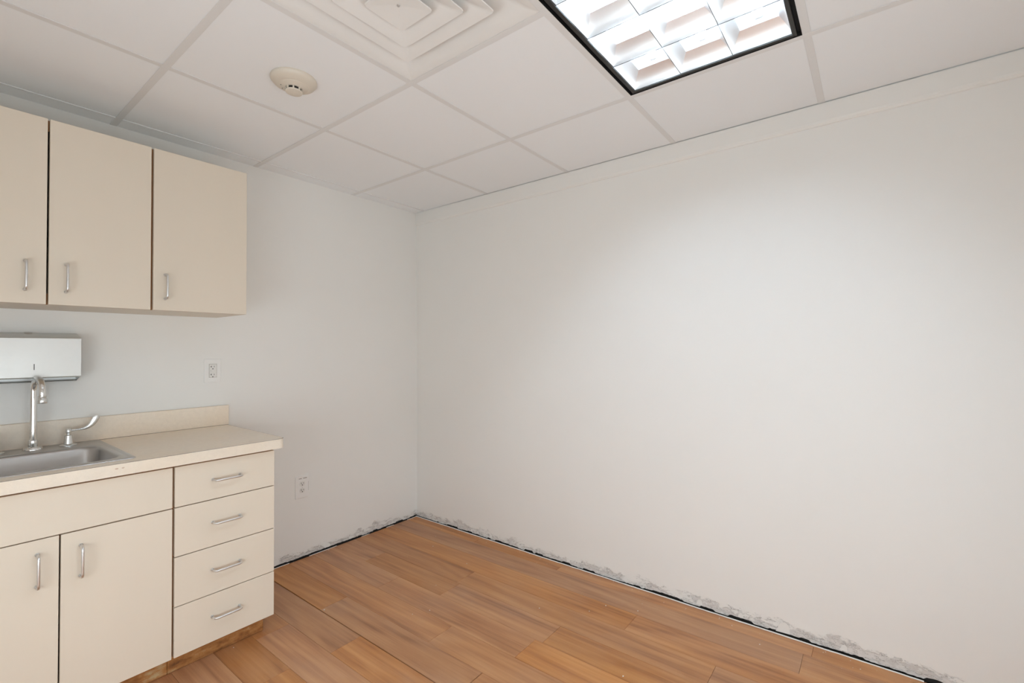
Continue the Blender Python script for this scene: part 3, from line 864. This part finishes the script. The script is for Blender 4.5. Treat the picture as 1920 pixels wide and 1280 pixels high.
# ------------------------------------------------------------------ towel dispenser
def build_dispenser():
    x1, x0 = -1.878, -2.150; yf = -0.100; cx = (x0 + x1) / 2
    e = empty('towel_dispenser', (cx, -0.002, 1.10)); tag(e, 'brushed steel paper towel dispenser on the wall above the faucet', 'towel dispenser')
    def q(y, z0, z1): return z0, z1
    zf0, zf1, zb0, zb1 = 1.127, 1.283, 1.104, 1.304
    bm = bmesh.new()
    sec = [(-0.002, zb0), (-0.002, zb1), (yf + 0.002, zf1), (yf, zf1 - 0.002), (yf, zf0 + 0.001), (yf + 0.002, zf0 - 0.001), (yf + 0.018, zf0 - 0.0045)]
    # shell: side walls, sloping top, flat front, folded lower lip; open underneath
    L = [bm.verts.new((x0, y, z)) for y, z in sec]; Rr = [bm.verts.new((x1, y, z)) for y, z in sec]
    for k in range(1, len(sec) - 1): bm.faces.new((L[k], L[k+1], Rr[k+1], Rr[k]))
    bm.faces.new((L[0], L[1], Rr[1], Rr[0]))
    bm.faces.new(L); bm.faces.new(Rr[::-1])
    rel(link('body', bm, M['dispenser']), e)
    bm = bmesh.new(); box(bm, x0 + 0.001, x1 - 0.001, -0.075, -0.004, zf0 - 0.001, zf0 + 0.0005)
    bm2 = bmesh.new()
    v = [bm2.verts.new(p) for p in ((x0, -0.002, zb0), (x1, -0.002, zb0), (x1, -0.030, zb0 + 0.004), (x0, -0.030, zb0 + 0.004), (x0, -0.002, zb0 - 0.002), (x1, -0.002, zb0 - 0.002), (x1, -0.031, zb0 + 0.002), (x0, -0.031, zb0 + 0.002))]
    for f in ((0,1,2,3),(7,6,5,4),(0,4,5,1),(1,5,6,2),(2,6,7,3),(3,7,4,0)): bm2.faces.new([v[i] for i in f])
    rel(link('towel_tray', bm2, M['dispenser']), e)
    bm.free()
    bm = bmesh.new(); box(bm, -2.0155, -2.0132, yf - 0.0006, yf + 0.002, 1.1565, 1.1800, 0.0005)
    s = rel(link('sight_slot', bm, M['dark']), e); s['label'] = 'narrow dark slot'
    bm = bmesh.new()
    slope = (zb1 - zf1) / (-0.002 - yf)
    sweep(bm, [(-2.022, -0.012, 1.3000), (-2.022, -0.012, 1.3045)], [0.013, 0.011], 20)
    k = rel(link('lock', bm, M['dispenser'], None, True, 40), e)
build_dispenser()

# ------------------------------------------------------------------ outlets
def outlet(x, z, style, label):
    e = empty('wall_outlet', (x, 0, z)); tag(e, label, 'outlet', 'wall outlets')
    w, h = (0.0385, 0.0605) if style == 'decora' else (0.0400, 0.0650)
    bm = bmesh.new()
    def rr(hx, hz, y, r): return [(x + a, y, z + b) for a, b in rrect(-hx, hx, -hz, hz, r, 3)]
    loft(bm, [rr(w, h, 0.0, 0.002), rr(w, h, -0.003, 0.002), rr(w - 0.0012, h - 0.0012, -0.0052, 0.002), rr(w - 0.004, h - 0.004, -0.0058, 0.002)], True)
    rel(link('cover_plate', bm, M['plate']), e)
    def blk(name, dx0, dx1, dz0, dz1, y, m, th=0.0012):
        bm = bmesh.new(); box(bm, x + dx0, x + dx1, y, y + th, z + dz0, z + dz1); return rel(link(name, bm, m), e)
    def pin(dx, dz, r, y):
        bm = bmesh.new(); sweep(bm, [(x + dx, y + 0.0012, z + dz), (x + dx, y, z + dz)], r, 10); return rel(link('ground_slot', bm, M['dark']), e)
    if style == 'decora':
        blk('device_reveal', -0.0178, 0.0178, -0.0345, 0.0345, -0.0061, M['seam'], 0.0005)
        bm = bmesh.new(); box(bm, x - 0.0168, x + 0.0168, -0.0078, -0.0055, z - 0.0335, z + 0.0335, 0.0010); rel(link('receptacle', bm, M['plastic']), e)
        ys = -0.0083
        for dz in (0.021, -0.0195):
            blk('slot', -0.0085, -0.0065, dz - 0.004, dz + 0.004, ys, M['dark']); blk('slot', -0.0125, -0.0065, dz - 0.001, dz + 0.001, ys, M['dark'])
            blk('slot', 0.0045, 0.0062, dz - 0.0035, dz + 0.0035, ys, M['dark']); pin(-0.001, dz - 0.0115, 0.0026, ys)
        blk('test_button', -0.0120, -0.0085, -0.0015, 0.0015, ys, M['gypsum'])
        for dz in (0.048, -0.048): pin_o = pin(0.0, dz, 0.0018, -0.0066); pin_o.name = 'screw'; pin_o.data.materials[0] = M['plate']
    else:
        for dz in (0.0195, -0.0195):
            bm = bmesh.new()
            pts = [(x + 0.0168 * math.cos(2*PI*k/28), z + dz + max(-0.0135, min(0.0135, 0.0168 * math.sin(2*PI*k/28)))) for k in range(28)]
            lo = [bm.verts.new((a, -0.0055, b)) for a, b in pts]; hi = [bm.verts.new((a, -0.0085, b)) for a, b in pts]
            bm.faces.new(lo[::-1]); bm.faces.new(hi)
            for k in range(28): bm.faces.new((lo[k], lo[(k+1) % 28], hi[(k+1) % 28], hi[k]))
            bmesh.ops.remove_doubles(bm, verts=bm.verts[:], dist=1e-6)
            rel(link('receptacle', bm, M['plastic']), e)
            ys = -0.0090
            blk('slot', -0.0080, -0.0058, dz - 0.001, dz + 0.0085, ys, M['dark']); blk('slot', 0.0058, 0.0078, dz, dz + 0.0075, ys, M['dark']); pin(0.0, dz - 0.0070, 0.0030, ys)
        pin(0.0, 0.0, 0.0022, -0.0064).data.materials[0] = M['gypsum']
        # strip of small dark lettering on the plate and the plastic guide at its edge
        blk('marking', -0.0200, -0.0030, 0.0490, 0.0520, -0.0063, M['seam'], 0.0006)
        blk('marking', 0.0060, 0.0290, 0.0492, 0.0524, -0.0063, M['seam'], 0.0006)
        bm = bmesh.new(); box(bm, x + w - 0.0020, x + w + 0.0016, -0.0100, 0.0, z - 0.026, z + 0.026, 0.0006); rel(link('cable_clip', bm, M['plate']), e)
    return e
outlet(-1.3575, 1.1255, 'decora', 'white rectangular outlet above the countertop backsplash')
outlet(-0.8820, 0.4190, 'duplex', 'white duplex outlet low on the wall right of the drawers')

# ------------------------------------------------------------------ crumbs of plaster on the floor
def crumbs():
    bm = bmesh.new(); r = random.Random(9)
    spots = [(-0.345, -0.83), (-0.62, -0.87), (-0.47, -1.42), (-0.35, -1.62), (-0.26, -1.66), (-0.21, -1.80), (-0.14, -2.30), (-0.66, -1.93), (-0.87, -0.98), (-0.80, -1.02), (-1.10, -0.62), (-1.48, -0.58), (-0.30, -0.5)]
    for i in range(50): spots.append((-0.02 - abs(r.gauss(0, 0.05)), -r.uniform(0.05, 2.9)))
    for i in range(40): spots.append((-r.uniform(0.05, 1.3), -0.015 - abs(r.gauss(0, 0.03))))
    for i, (x, y) in enumerate(spots):
        s = r.uniform(0.0006, 0.0016) if i > 12 else r.uniform(0.0018, 0.0028); a = r.uniform(0, PI)
        t = bmesh.new(); bmesh.ops.create_icosphere(t, subdivisions=1, radius=s)
        for v in t.verts:
            v.co = Vector((v.co.x * r.uniform(0.7, 1.6), v.co.y * r.uniform(0.7, 1.6), v.co.z * 0.7)); v.co.rotate(Matrix.Rotation(a, 3, 'Z')); v.co += Vector((x, y, s * 0.6 + 0.0003))
        merge(bm, t)
    o = link('plaster_crumbs', bm, M['debris']); tag(o, 'tiny pale plaster crumbs scattered on the wood floor', 'debris', kind='stuff')
crumbs()
